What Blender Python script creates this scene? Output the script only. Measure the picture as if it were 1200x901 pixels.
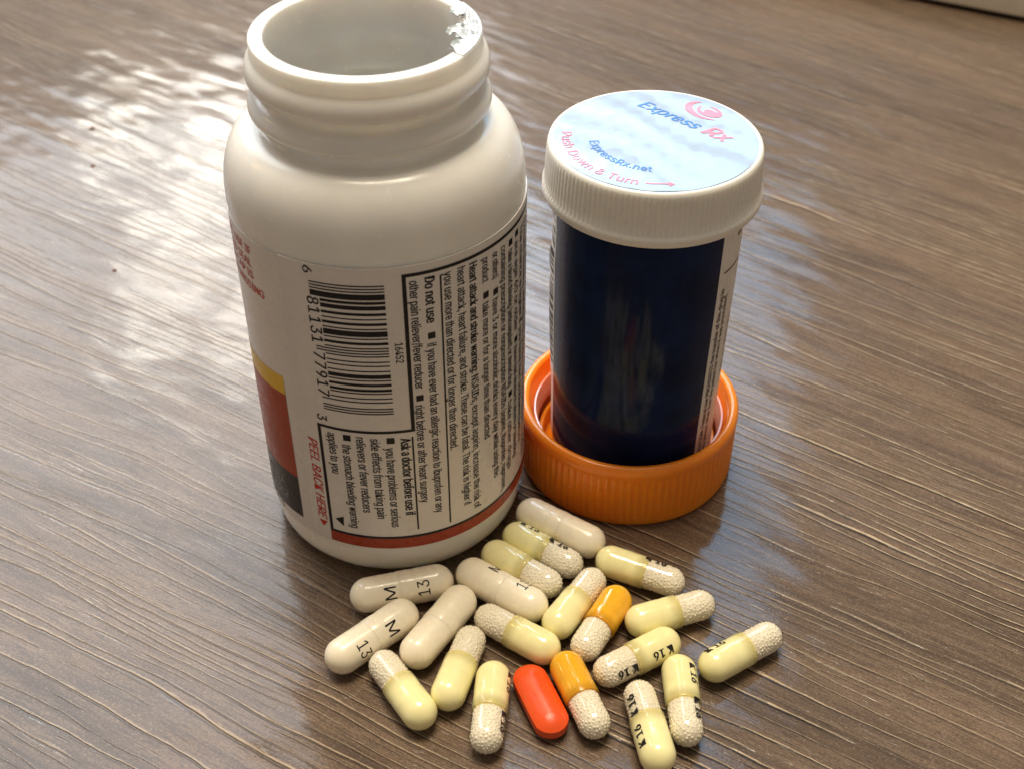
import bpy, bmesh, math, random
from mathutils import Vector, Matrix

# ------------------------------------------------------------------ scene, camera, light
scene = bpy.context.scene
for o in list(bpy.data.objects):
    bpy.data.objects.remove(o)
COL = scene.collection
MM = 0.001
R_ = math.radians
PI = math.pi

CAM_LOC = Vector((0.0, -220.978, 184.696))
cam_d = bpy.data.cameras.new('camera')
cam = bpy.data.objects.new('camera', cam_d)
COL.objects.link(cam)
cr = Vector((0.99999033, 0.00282098, 0.00337514))
cu = Vector((-0.00439881, 0.64129888, 0.76727856))
cf = Vector((0.0, 0.76728598, -0.64130509))
m = Matrix((cr, cu, -cf)).transposed().to_4x4()
m.translation = CAM_LOC * MM
cam.matrix_world = m
cam_d.sensor_width = 36.0
cam_d.lens = 43.564
cam_d.clip_start = 0.005
cam_d.clip_end = 50.0
cam_d.dof.use_dof = True
cam_d.dof.focus_distance = 0.222
cam_d.dof.aperture_fstop = 28.0
scene.camera = cam

scene.view_settings.view_transform = 'Standard'
scene.view_settings.look = 'None'
scene.view_settings.exposure = 0.12
scene.view_settings.gamma = 1.0
scene.view_settings.use_curve_mapping = False

world = bpy.data.worlds.new('World')
scene.world = world
world.use_nodes = True
bg = world.node_tree.nodes['Background']
bg.inputs[0].default_value = (1.0, 0.87, 0.73, 1)
bg.inputs[1].default_value = 0.24


def area(name, az, el, dist, w, h, color, radiance, target=(0, -20, 0)):
    """a rectangular lamp standing in direction (azimuth from +y to the right, elevation)"""
    d = Vector((math.sin(R_(az)) * math.cos(R_(el)), math.cos(R_(az)) * math.cos(R_(el)), math.sin(R_(el))))
    ld = bpy.data.lights.new(name, 'AREA')
    ld.shape = 'RECTANGLE'
    ld.size = w
    ld.size_y = h
    ld.color = color
    ld.energy = radiance * PI * w * h      # emitted radiance = energy / (pi * area)
    o = bpy.data.objects.new(name, ld)
    COL.objects.link(o)
    o.location = Vector(target) * MM + d * dist
    o.rotation_euler = (-d).to_track_quat('-Z', 'Y').to_euler()
    return o


# the daylit window behind the table, its low sunlit part to the left, the warm room lamp overhead
area('window_sky', 5.5, 43, 1.6, 0.58, 0.78, (0.36, 0.67, 1.0), 4.2)
area('window_bright', -26, 41, 1.62, 1.40, 1.02, (0.86, 0.93, 1.0), 4.7)
# sunlit gaps between the leaves outside that window
for k, (az_, el_, w_, h_) in enumerate(((-22, 24, 0.10, 0.07), (-17, 25, 0.09, 0.10), (-12, 26, 0.10, 0.06), (-20, 29.5, 0.12, 0.08), (-14, 31, 0.11, 0.10),
                                        (-23, 34, 0.09, 0.07), (-17.5, 35.5, 0.12, 0.07), (-11, 36, 0.08, 0.08))):
    area('window_sun', az_, el_, 1.55, w_, h_, (1.0, 0.95, 0.80), 12.5)
area('ceiling_lamp', 0, 80, 1.5, 0.62, 0.50, (1.0, 0.86, 0.65), 25.0)
area('table_lamp', -75, 28, 1.2, 0.07, 0.07, (1.0, 0.55, 0.25), 22.0)

# ------------------------------------------------------------------ mesh helpers


class MB:
    def __init__(self):
        self.v = []
        self.f = []
        self.mi = []

    def add(self, verts, faces, mi=0):
        b = len(self.v)
        self.v += [tuple(p) for p in verts]
        self.f += [tuple(i + b for i in f) for f in faces]
        self.mi += [mi] * len(faces)

    def build(self, name, mats, parent=None, smooth=True, sharp=None, recalc=False):
        me = bpy.data.meshes.new(name)
        me.from_pydata([(x * MM, y * MM, z * MM) for x, y, z in self.v], [], self.f)
        if not isinstance(mats, (list, tuple)):
            mats = [mats]
        for mt in mats:
            me.materials.append(mt)
        me.polygons.foreach_set('material_index', self.mi)
        me.polygons.foreach_set('use_smooth', [smooth] * len(self.f))
        me.update()
        if recalc:
            bm = bmesh.new()
            bm.from_mesh(me)
            bmesh.ops.recalc_face_normals(bm, faces=bm.faces)
            bm.to_mesh(me)
            bm.free()
        if sharp is not None:
            me.set_sharp_from_angle(angle=R_(sharp))
        o = bpy.data.objects.new(name, me)
        COL.objects.link(o)
        if parent is not None:
            o.parent = parent
        return o


def lathe(mb, prof, n=96, mod=None, axis='Z', mi=0, closed=False):
    """revolve a list of (radius, height); mod(angle, k) is added to the radius of profile point k"""
    vs, fs = [], []
    rings = []
    for k, (r, z) in enumerate(prof):
        if r < 1e-6:
            rings.append([len(vs)])
            vs.append((0, 0, z) if axis == 'Z' else (z, 0, 0))
            continue
        ring = []
        for i in range(n):
            a = 2 * PI * i / n
            rr = r + (mod(a, k) if mod else 0)
            ring.append(len(vs))
            if axis == 'Z':
                vs.append((rr * math.cos(a), rr * math.sin(a), z))
            else:
                vs.append((z, rr * math.cos(a), rr * math.sin(a)))
        rings.append(ring)
    pairs = list(zip(rings[:-1], rings[1:]))
    if closed:
        pairs.append((rings[-1], rings[0]))
    for A, B in pairs:
        if len(A) == 1 and len(B) == 1:
            continue
        for i in range(n):
            j = (i + 1) % n
            if len(A) == 1:
                fs.append((A[0], B[j], B[i]))
            elif len(B) == 1:
                fs.append((A[i], A[j], B[0]))
            else:
                fs.append((A[i], A[j], B[j], B[i]))
    mb.add(vs, fs, mi)


def empty(name, loc, label, cat, rz=0.0, group=None):
    o = bpy.data.objects.new(name, None)
    o.empty_display_size = 0.01
    COL.objects.link(o)
    o.location = Vector(loc) * MM
    o.rotation_euler = (0, 0, rz)
    o['label'] = label
    o['category'] = cat
    if group:
        o['group'] = group
    return o


_tc = {}
# Blender's own interface typeface if it is there, else the built-in one
FONT = None
try:
    import os
    _fp = os.path.join(bpy.utils.system_resource('DATAFILES'), 'fonts', 'Inter.woff2')
    if os.path.exists(_fp):
        FONT = bpy.data.fonts.load(_fp)
except Exception:
    FONT = None


def text2d(s, bold=0.0, shear=0.0):
    """flat mesh of a string, capital height 1, starting at x = 0"""
    key = (s, bold, shear)
    if key in _tc:
        return _tc[key]
    if s == 'M':                       # four straight strokes
        q = 0.085 + bold
        vs = [(0, 0), (2 * q, 0), (2 * q, 1), (0, 1), (1.0 - 2 * q, 0), (1.0, 0), (1.0, 1), (1.0 - 2 * q, 1),
              (0.0, 1), (2.3 * q, 1), (0.5 + 1.1 * q, 0.1), (0.5 - 1.1 * q, 0.1), (1.0 - 2.3 * q, 1), (1.0, 1)]
        fs = [(0, 1, 2), (0, 2, 3), (4, 5, 6), (4, 6, 7), (8, 11, 10), (8, 10, 9), (12, 11, 10), (12, 10, 13)]
        _tc[key] = (vs, fs, 1.0, 1.0)
        return _tc[key]
    cu_ = bpy.data.curves.new('t', 'FONT')
    cu_.body = s
    if FONT:
        cu_.font = FONT
    cu_.resolution_u = 3
    cu_.offset = 0.0 if FONT else bold
    cu_.shear = shear
    ob = bpy.data.objects.new('t', cu_)
    me = bpy.data.meshes.new_from_object(ob)
    vs = [(v.co.x, v.co.y) for v in me.vertices]
    me.calc_loop_triangles()
    fs = [tuple(p.vertices) for p in me.loop_triangles]
    bpy.data.objects.remove(ob)
    bpy.data.curves.remove(cu_)
    bpy.data.meshes.remove(me)
    if s == 'H':
        _tc[key] = (vs, fs, 1, 1)
        return _tc[key]
    hv = text2d('H')[0]
    h = max(y for x, y in hv) - min(y for x, y in hv)
    x0 = min(x for x, y in vs)
    vs = [((x - x0) / h, y / h) for x, y in vs]
    for i, ch in enumerate(s):
        if ch == '1' and not FONT:                  # the plain stroke gets its flag
            pv = text2d(s[:i] + 'I', bold, shear)[0] if i else None
            st_ = 0.13 + bold * 2
            xr = max(x for x, y in pv) if pv else st_
            b0 = len(vs)
            vs += [(xr - st_ * 0.5, 1.0), (xr - st_ * 0.5, 1.0 - st_ * 1.1), (xr - st_ - 0.20, 0.80 - st_ * 0.6), (xr - st_ - 0.20, 0.80 + st_ * 0.3)]
            fs = list(fs) + [(b0, b0 + 1, b0 + 2), (b0, b0 + 2, b0 + 3)]
    w = max(x for x, y in vs)
    _tc[key] = (vs, fs, w, h)
    return _tc[key]


def split_tris(vs, fs, lim):
    """halve the longest edge of every triangle that is longer than lim, so flat print can be bent round a pill"""
    vs = list(vs)
    mids = {}
    todo = list(fs)
    done = []
    while todo:
        f = todo.pop()
        if len(f) > 3:
            todo += [(f[0], f[i], f[i + 1]) for i in range(1, len(f) - 1)]
            continue
        L = [math.dist(vs[f[i]], vs[f[(i + 1) % 3]]) for i in range(3)]
        k = L.index(max(L))
        if L[k] < lim:
            done.append(f)
            continue
        A, B, Cc = f[k], f[(k + 1) % 3], f[(k + 2) % 3]
        key = (min(A, B), max(A, B))
        if key not in mids:
            mids[key] = len(vs)
            vs.append(((vs[A][0] + vs[B][0]) / 2, (vs[A][1] + vs[B][1]) / 2))
        m_ = mids[key]
        todo += [(A, m_, Cc), (m_, B, Cc)]
    return vs, done


def put_text(mb, s, fn, height, length=None, bold=0.0, shear=0.0, mi=0, x0=0.0, y0=0.0, flat=False):
    vs, fs, w, h = text2d(s, bold, shear)
    if height > 1.9:
        vs, fs = split_tris(vs, fs, 0.4)
    sx = (length / w) if length else height
    # heavier strokes: the print is laid down again a hair to the side and a hair higher
    for k, dx in enumerate((0.0,) if (bold <= 0 or not FONT) else (0.0, bold * 1.2, -bold * 1.2)):
        out = []
        for x, y in vs:
            p = fn(x0 + x * sx + dx * height, y0 + y * height)
            if k and flat:
                p = (p[0], p[1], p[2] + 0.004 * k)
            elif k:
                q = 1 + 0.004 * k / math.hypot(p[0], p[1])
                p = (p[0] * q, p[1] * q, p[2])
            out.append(p)
        mb.add(out, fs, mi)
    return w * sx


# ------------------------------------------------------------------ materials
def new_mat(name):
    mt = bpy.data.materials.new(name)
    mt.use_nodes = True
    nt = mt.node_tree
    return mt, nt, nt.nodes['Principled BSDF']


def nd(nt, typ, **kw):
    n = nt.nodes.new(typ)
    for k, v in kw.items():
        setattr(n, k, v)
    return n


def mth(nt, op, a, b=None, c=None, clamp=False):
    n = nd(nt, 'ShaderNodeMath', operation=op, use_clamp=clamp)
    for i, s in enumerate((a, b, c)):
        if s is None:
            continue
        if isinstance(s, (int, float)):
            n.inputs[i].default_value = s
        else:
            nt.links.new(s, n.inputs[i])
    return n.outputs[0]


def noise(nt, vec, scale=1.0, detail=2.0, rough=0.5, dist=0.0):
    n = nd(nt, 'ShaderNodeTexNoise')
    n.inputs['Scale'].default_value = scale
    n.inputs['Detail'].default_value = detail
    n.inputs['Roughness'].default_value = rough
    n.inputs['Distortion'].default_value = dist
    if vec is not None:
        nt.links.new(vec, n.inputs['Vector'])
    return n.outputs['Fac']


def mapr(nt, v, a, b, c=0.0, d=1.0, smooth=True):
    n = nd(nt, 'ShaderNodeMapRange')
    if smooth:
        n.interpolation_type = 'SMOOTHSTEP'
    nt.links.new(v, n.inputs[0])
    for i, x in enumerate((a, b, c, d)):
        n.inputs[i + 1].default_value = x
    return n.outputs[0]


def mixc(nt, fac, a, b, blend='MIX'):
    n = nd(nt, 'ShaderNodeMix', data_type='RGBA', blend_type=blend)
    for idx, s in ((0, fac), (6, a), (7, b)):
        if isinstance(s, (int, float)):
            n.inputs[idx].default_value = s
        elif isinstance(s, tuple):
            n.inputs[idx].default_value = (*s, 1)
        else:
            nt.links.new(s, n.inputs[idx])
    return n.outputs[2]


def obj_mm(nt):
    tc = nd(nt, 'ShaderNodeTexCoord')
    vm = nd(nt, 'ShaderNodeVectorMath', operation='SCALE')
    vm.inputs[3].default_value = 1000.0
    nt.links.new(tc.outputs['Object'], vm.inputs[0])
    return vm.outputs[0]


def bump(nt, b, h, strength, dist, prev=None):
    n = nd(nt, 'ShaderNodeBump')
    n.inputs['Strength'].default_value = strength
    n.inputs['Distance'].default_value = dist
    nt.links.new(h, n.inputs['Height'])
    if prev is not None:
        nt.links.new(prev, n.inputs['Normal'])
    if b is not None:
        nt.links.new(n.outputs[0], b.inputs['Normal'])
    return n.outputs[0]


def plastic(name, col, rough=0.3, var=0.06, sss=0.0, sss_r=(2, 1.5, 1), bumpy=0.0, bscale=0.5, coat=0.0, spec=0.5, vscale=0.15, trans=0.0):
    mt, nt, b = new_mat(name)
    v = obj_mm(nt)
    n = noise(nt, v, vscale, 3)
    dark = tuple(c * (1 - var) for c in col)
    lite = tuple(min(1, c * (1 + var)) for c in col)
    nt.links.new(mixc(nt, mapr(nt, n, 0.3, 0.7), dark, lite), b.inputs['Base Color'])
    n2 = noise(nt, v, vscale * 4, 4)
    nt.links.new(mapr(nt, n2, 0.3, 0.7, rough * 0.8, rough * 1.25), b.inputs['Roughness'])
    b.inputs['Specular IOR Level'].default_value = spec
    if sss:
        b.inputs['Subsurface Weight'].default_value = sss
        b.inputs['Subsurface Radius'].default_value = tuple(sss_r)
        b.inputs['Subsurface Scale'].default_value = MM
    if coat:
        b.inputs['Coat Weight'].default_value = coat
        b.inputs['Coat Roughness'].default_value = 0.06
    if bumpy:
        bump(nt, b, noise(nt, v, bscale, 3), 1.0, bumpy * MM)
    return mt


def wood():
    mt, nt, b = new_mat('wood_laminate')
    v3 = obj_mm(nt)
    sp = nd(nt, 'ShaderNodeSeparateXYZ')
    nt.links.new(v3, sp.inputs[0])
    x, y = sp.outputs[0], sp.outputs[1]
    # grain runs from the back left to the front right, bending a little
    vv = mth(nt, 'ADD', y, mth(nt, 'MULTIPLY', x, 0.66))
    vv = mth(nt, 'ADD', vv, mth(nt, 'MULTIPLY', mth(nt, 'MULTIPLY', x, x), 0.0006))
    vv = mth(nt, 'ADD', vv, mth(nt, 'MULTIPLY', mth(nt, 'MULTIPLY', x, y), 0.0009))
    vv = mth(nt, 'MULTIPLY', vv, 0.83)
    uu = mth(nt, 'SUBTRACT', mth(nt, 'MULTIPLY', x, 0.83), mth(nt, 'MULTIPLY', y, 0.55))

    def uv(su, sv, seed):
        c = nd(nt, 'ShaderNodeCombineXYZ')
        nt.links.new(mth(nt, 'MULTIPLY', uu, 1.0 / su), c.inputs[0])
        nt.links.new(mth(nt, 'MULTIPLY', vv, 1.0 / sv), c.inputs[1])
        c.inputs[2].default_value = seed
        return c.outputs[0]
    wav = noise(nt, uv(80, 22, 3.1), 1, 2)
    vv = mth(nt, 'ADD', vv, mth(nt, 'MULTIPLY', wav, 7.0))
    wav2 = noise(nt, uv(9, 3.5, 8.1), 1, 3)
    vv = mth(nt, 'ADD', vv, mth(nt, 'MULTIPLY', wav2, 0.75))
    broad = noise(nt, uv(110, 13, 1.7), 1, 4, 0.55)
    zone = noise(nt, uv(60, 26, 61.0), 1, 2, 0.5)
    streak = noise(nt, uv(22, 1.3, 5.3), 1, 4, 0.62)
    fine = noise(nt, uv(5, 0.40, 9.9), 1, 3, 0.65)
    speck = noise(nt, uv(0.55, 0.30, 2.2), 1, 2, 0.7)
    # embossed grooves running with the grain, each with its own width and gaps
    field = noise(nt, uv(120, 13, 6.6), 1, 2.0, 0.5)
    strong = mapr(nt, noise(nt, uv(90, 40, 71.0), 1, 1), 0.36, 0.58, 0.5, 1.0)
    strong = mth(nt, 'MULTIPLY', strong, mapr(nt, x, -70.0, 25.0, 0.45, 1.0))

    def grooves(freq, fm, seg_len, th, seed):
        ph = mth(nt, 'ADD', mth(nt, 'MULTIPLY', field, fm), mth(nt, 'MULTIPLY', vv, freq))
        fl = mth(nt, 'FLOOR', ph)
        fr_ = mth(nt, 'FRACT', ph)
        wn = nd(nt, 'ShaderNodeTexWhiteNoise', noise_dimensions='1D')
        nt.links.new(mth(nt, 'ADD', fl, seed), wn.inputs['W'])
        rnd_ = wn.outputs['Value']
        c = nd(nt, 'ShaderNodeCombineXYZ')
        nt.links.new(mth(nt, 'MULTIPLY', uu, 1.0 / seg_len), c.inputs[0])
        nt.links.new(mth(nt, 'MULTIPLY', fl, 7.31), c.inputs[1])
        c.inputs[2].default_value = seed
        seg = noise(nt, c.outputs[0], 1, 2)
        pres = mth(nt, 'ADD', mth(nt, 'MULTIPLY', rnd_, 0.40), mth(nt, 'MULTIPLY', seg, 0.60))
        pres = mapr(nt, pres, th, th + 0.10)
        off = mth(nt, 'MULTIPLY', rnd_, 0.45)          # where in its lane the groove lies
        q = mth(nt, 'SUBTRACT', fr_, off)
        dk = mapr(nt, mth(nt, 'ABSOLUTE', mth(nt, 'SUBTRACT', q, 0.12)), 0.05, 0.125, 1.0, 0.0)
        wid = mth(nt, 'MULTIPLY', mapr(nt, fine, 0.3, 0.7, 0.2, 1.2), mth(nt, 'MULTIPLY', seg, 0.24))
        lt_ = mth(nt, 'MULTIPLY', mapr(nt, q, 0.19, 0.25), mapr(nt, mth(nt, 'SUBTRACT', q, wid), 0.20, 0.30, 1.0, 0.0))
        return mth(nt, 'MULTIPLY', dk, pres), mth(nt, 'MULTIPLY', lt_, pres)
    d1, l1 = grooves(0.56, 4.5, 34, 0.455, 3.0)
    d2, l2 = grooves(1.15, 8.0, 14, 0.555, 40.0)
    dark = mth(nt, 'MULTIPLY', mth(nt, 'MAXIMUM', d1, mth(nt, 'MULTIPLY', d2, 0.8)), strong)
    lite = mth(nt, 'MULTIPLY', mth(nt, 'MAXIMUM', l1, mth(nt, 'MULTIPLY', l2, 0.6)), strong)
    col = mixc(nt, mapr(nt, broad, 0.36, 0.64), (0.064, 0.040, 0.025), (0.138, 0.088, 0.055))
    col = mixc(nt, mapr(nt, zone, 0.42, 0.68, 0.0, 0.45), col, (0.125, 0.085, 0.066))
    col = mixc(nt, mapr(nt, streak, 0.30, 0.75, 0.0, 0.65), col, (0.205, 0.136, 0.086))
    col = mixc(nt, mapr(nt, fine, 0.48, 0.66, 0.0, 0.66), col, (0.055, 0.036, 0.025))
    col = mixc(nt, mapr(nt, speck, 0.48, 0.66, 0.0, 0.50), col, (0.060, 0.042, 0.032))
    col = mixc(nt, mapr(nt, speck, 0.30, 0.46, 0.40, 0.0), col, (0.27, 0.20, 0.15))
    col = mixc(nt, mth(nt, 'MULTIPLY', lite, 0.90), col, (0.52, 0.40, 0.26))
    col = mixc(nt, mth(nt, 'MULTIPLY', dark, 0.95), col, (0.014, 0.009, 0.007))
    nt.links.new(col, b.inputs['Base Color'])
    gl = noise(nt, uv(24, 5, 30.0), 1, 3)
    nt.links.new(mapr(nt, gl, 0.40, 0.62, 0.28, 0.42), b.inputs['Roughness'])
    b.inputs['Specular IOR Level'].default_value = 0.10
    b.inputs['Coat Weight'].default_value = 0.70
    nt.links.new(mapr(nt, gl, 0.40, 0.62, 0.025, 0.07), b.inputs['Coat Roughness'])
    # relief: slow waviness of the sheet, short strokes, grooves, pores
    slow = noise(nt, uv(22, 8, 40.0), 1, 1.0)
    n1 = bump(nt, None, slow, 1.0, 0.30 * MM)
    blob = noise(nt, uv(14, 7, 47.0), 1, 0.5)
    n1 = bump(nt, None, blob, 1.0, 0.24 * MM, n1)
    n_soft = n1
    mid = noise(nt, uv(5.5, 1.3, 44.0), 1, 2.0)
    hgt = mth(nt, 'SUBTRACT', mth(nt, 'MULTIPLY', lite, 0.35), dark)
    gr = mth(nt, 'ADD', speck, fine)
    # the lacquer follows the relief only softly, the wood print under it fully
    c1 = bump(nt, None, mid, 1.0, 0.016 * MM, n_soft)
    c1 = bump(nt, None, hgt, 1.0, 0.15 * MM, c1)
    nt.links.new(bump(nt, None, gr, 1.0, 0.010 * MM, c1), b.inputs['Coat Normal'])
    w1 = bump(nt, None, mid, 1.0, 0.07 * MM, n_soft)
    w1 = bump(nt, None, hgt, 1.0, 0.17 * MM, w1)
    bump(nt, b, gr, 1.0, 0.05 * MM, w1)
    return mt


def clear_shell():
    mt, nt, b = new_mat('clear_gelatin')
    nt.nodes.remove(b)
    out = nt.nodes['Material Output']
    tr = nd(nt, 'ShaderNodeBsdfTransparent')
    v = obj_mm(nt)
    nt.links.new(mixc(nt, noise(nt, v, 0.4, 2), (0.97, 0.955, 0.92), (0.99, 0.98, 0.95)), tr.inputs[0])
    gl = nd(nt, 'ShaderNodeBsdfGlossy')
    gl.inputs['Roughness'].default_value = 0.035
    bn = nd(nt, 'ShaderNodeBump')
    bn.inputs['Distance'].default_value = 0.008 * MM
    nt.links.new(noise(nt, v, 1.2, 2), bn.inputs['Height'])
    nt.links.new(bn.outputs[0], gl.inputs['Normal'])
    # thin film: the same reflectance from either side (Schlick)
    ge = nd(nt, 'ShaderNodeNewGeometry')
    dt = nd(nt, 'ShaderNodeVectorMath', operation='DOT_PRODUCT')
    nt.links.new(ge.outputs['Normal'], dt.inputs[0])
    nt.links.new(ge.outputs['Incoming'], dt.inputs[1])
    cs = mth(nt, 'SUBTRACT', 1.0, mth(nt, 'ABSOLUTE', dt.outputs['Value']), clamp=True)
    fr_o = mth(nt, 'ADD', mth(nt, 'MULTIPLY', mth(nt, 'POWER', cs, 5.0), 0.8), 0.075)
    mx = nd(nt, 'ShaderNodeMixShader')
    nt.links.new(fr_o, mx.inputs[0])
    nt.links.new(tr.outputs[0], mx.inputs[1])
    nt.links.new(gl.outputs[0], mx.inputs[2])
    nt.links.new(mx.outputs[0], out.inputs[0])
    return mt


M = {}
M['wood'] = wood()
M['hdpe'] = plastic('white_bottle_plastic', (0.83, 0.815, 0.78), 0.22, 0.02, sss=0.70, sss_r=(2.6, 2.2, 1.8), bumpy=0.12, bscale=0.10)
M['paper'] = plastic('glossy_label_paper', (0.78, 0.74, 0.70), 0.32, 0.02, bumpy=0.02, bscale=0.2, spec=0.35)
M['black'] = plastic('black_ink', (0.018, 0.017, 0.019), 0.35, 0.1, spec=0.2)
M['grey_ink'] = plastic('grey_ink', (0.30, 0.30, 0.31), 0.4, 0.1, spec=0.2)
M['red_ink'] = plastic('red_ink', (0.55, 0.05, 0.035), 0.32, 0.06, spec=0.2)
M['brick_ink'] = plastic('brick_red_ink', (0.37, 0.062, 0.032), 0.30, 0.06, spec=0.2)
M['yellow_ink'] = plastic('yellow_ink', (0.78, 0.50, 0.05), 0.30, 0.05, spec=0.2)
M['coal_ink'] = plastic('charcoal_ink', (0.035, 0.035, 0.038), 0.30, 0.1, spec=0.2)
M['maroon'] = plastic('dark_brown_ink', (0.060, 0.026, 0.022), 0.4, 0.1, spec=0.2)
M['tan_ink'] = plastic('tan_ink', (0.26, 0.20, 0.14), 0.5, 0.1)
M['foil'] = plastic('foil_backed_paper', (0.62, 0.68, 0.72), 0.30, 0.10, bumpy=0.16, bscale=0.9)
M['cap_white'] = plastic('ribbed_white_plastic', (0.82, 0.79, 0.73), 0.33, 0.02, sss=0.25, sss_r=(3, 2.2, 1.5))
M['sticker'] = plastic('shiny_sticker', (0.36, 0.45, 0.58), 0.20, 0.02, bumpy=0.42, bscale=0.075, coat=0.3)
M['blue_ink'] = plastic('blue_ink', (0.06, 0.22, 0.66), 0.22, 0.05)
M['pink_ink'] = plastic('pink_ink', (0.86, 0.20, 0.27), 0.22, 0.05)
M['navy'] = plastic('navy_label', (0.004, 0.014, 0.055), 0.14, 0.25, bumpy=0.03, bscale=0.2, spec=0.14)
M['amber'] = plastic('amber_plastic', (0.75, 0.22, 0.03), 0.15, 0.05, sss=0.3)
M['orange'] = plastic('orange_plastic', (1.0, 0.26, 0.014), 0.22, 0.04, sss=0.50, sss_r=(5, 1.8, 0.4))
M['sheen_sleeve'] = plastic('painted_sheen_pink', (0.80, 0.38, 0.27), 0.16, 0.05, sss=0.3, sss_r=(2, 1, 0.7), coat=0.5)  # pale pink paints the window sheen on the cap's inner wall
M['white_gel'] = plastic('ivory_gelatin', (0.95, 0.85, 0.66), 0.26, 0.02, sss=0.2, coat=0.25)
M['yellow_gel'] = plastic('pale_yellow_gelatin', (0.90, 0.83, 0.44), 0.14, 0.04, sss=0.25, vscale=0.5, coat=0.4)
M['orange_gel'] = plastic('amber_gelatin', (0.84, 0.43, 0.02), 0.18, 0.04, sss=0.25, vscale=0.5, coat=0.4)


def thin_rim(mt, xa, xb, lo):
    """the gelatin cap is a thin film: near its open rim what is inside shows through"""
    nt = mt.node_tree
    b = nt.nodes['Principled BSDF']
    out = nt.nodes['Material Output']
    sp = nd(nt, 'ShaderNodeSeparateXYZ')
    nt.links.new(obj_mm(nt), sp.inputs[0])
    tr = nd(nt, 'ShaderNodeBsdfTransparent')
    nt.links.new(b.inputs['Base Color'].links[0].from_socket, tr.inputs[0])
    mx = nd(nt, 'ShaderNodeMixShader')
    nt.links.new(mapr(nt, sp.outputs[0], xa, xb, lo, 1.0), mx.inputs[0])
    nt.links.new(tr.outputs[0], mx.inputs[1])
    nt.links.new(b.outputs[0], mx.inputs[2])
    nt.links.new(mx.outputs[0], out.inputs[0])


thin_rim(M['yellow_gel'], -1.6, 1.5, 0.35)
thin_rim(M['orange_gel'], -1.4, 1.0, 0.55)
M['beads'] = plastic('cream_beads', (0.89, 0.83, 0.69), 0.5, 0.05, vscale=1.5)
M['red_coat'] = plastic('red_tablet_coating', (0.80, 0.085, 0.012), 0.32, 0.04, bumpy=0.03, bscale=3)
M['cream'] = plastic('cream_painted_plastic', (0.78, 0.71, 0.58), 0.45, 0.04)
M['dark'] = plastic('shadow_gap_black', (0.02, 0.02, 0.02), 0.6, 0.1)  # near-black standing in for the shadow under the cream box
M['clear'] = clear_shell()

# ------------------------------------------------------------------ the table
tb = MB()
x0, x1, y0, y1, th = -700, 700, -420, 780, 30
tb.add([(x0, y0, 0), (x1, y0, 0), (x1, y1, 0), (x0, y1, 0), (x0, y0, -th), (x1, y0, -th), (x1, y1, -th), (x0, y1, -th)],
       [(0, 1, 2, 3), (7, 6, 5, 4), (0, 4, 5, 1), (1, 5, 6, 2), (2, 6, 7, 3), (3, 7, 4, 0)])
table = tb.build('table_top', M['wood'], smooth=False)
table['kind'] = 'structure'

# the pale block at the back right corner
bx_root = empty('cream_box', (170, 210, 0), 'pale cream box edge lying far back at the top right corner of the wooden table', 'box', rz=R_(-27.8))


def rbox(mb, xa, xb, ya, yb, za, zb, r, seg=4):
    """box with rounded edges along x (rounded in y-z)"""
    pr = []
    for cy, cz, a0 in ((ya + r, za + r, 180), (yb - r, za + r, 270), (yb - r, zb - r, 0), (ya + r, zb - r, 90)):
        for k in range(seg + 1):
            a = R_(a0 + 90 * k / seg)
            pr.append((cy + r * math.cos(a), cz + r * math.sin(a)))
    n = len(pr)
    vs = [(xa, p[0], p[1]) for p in pr] + [(xb, p[0], p[1]) for p in pr]
    fs = [(i, i + n, (i + 1) % n + n, (i + 1) % n) for i in range(n)]
    fs.append(tuple(range(n)))
    fs.append(tuple(range(2 * n - 1, n - 1, -1)))
    mb.add(vs, fs)


a = MB()
rbox(a, -150, 150, -0.4, 70, 1.6, 26, 1.2)
a.build('body', M['cream'], bx_root, sharp=50)
a = MB()
rbox(a, -146, 146, 3.0, 66, 0.0, 1.9, 0.3)
a.build('base', M['dark'], bx_root, sharp=50)  # added dark plinth that paints the shadow gap below the body

# ------------------------------------------------------------------ the white bottle
BR = 25.76
bottle = empty('medicine_bottle', (-23.54, -33.82, 0), 'open white plastic medicine bottle with barcode and warning label, largest container on the table', 'bottle')
prof = []
# outside, bottom to top
for k in range(7):
    t = R_(-90 + 90 * k / 6)
    prof.append((BR - 0.45 - 4.2 + 4.2 * math.cos(t), 4.6 + 4.6 * math.sin(t)))
prof += [(BR - 0.35, 6.2), (BR - 0.12, 7.4), (BR - 0.12, 40), (BR - 0.12, 73.2), (BR, 74.0), (BR, 75.6)]
for k in range(1, 10):
    t = R_(90 * k / 9)
    prof.append((18.9 + (BR - 18.9) * math.cos(t) ** 0.86, 75.6 + 11.2 * math.sin(t)))
prof[-1] = (18.75, 86.9)
prof += [(18.0, 87.1), (17.85, 88.0), (17.9, 89.1), (18.2, 89.35), (19.6, 89.45), (19.98, 89.75), (20.08, 90.3), (20.02, 90.9), (19.75, 91.7), (19.2, 92.35), (18.5, 92.75), (18.0, 92.95),
         (17.85, 93.6), (17.9, 94.75), (18.3, 94.95), (19.4, 95.05), (19.78, 95.35), (19.88, 95.9), (19.84, 96.7), (19.6, 97.7), (19.2, 98.4), (18.85, 98.8), (18.65, 99.1),
         (18.65, 101.35), (18.55, 101.55), (18.4, 101.63), (16.45, 101.63), (16.3, 101.55), (16.23, 101.3)]
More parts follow.
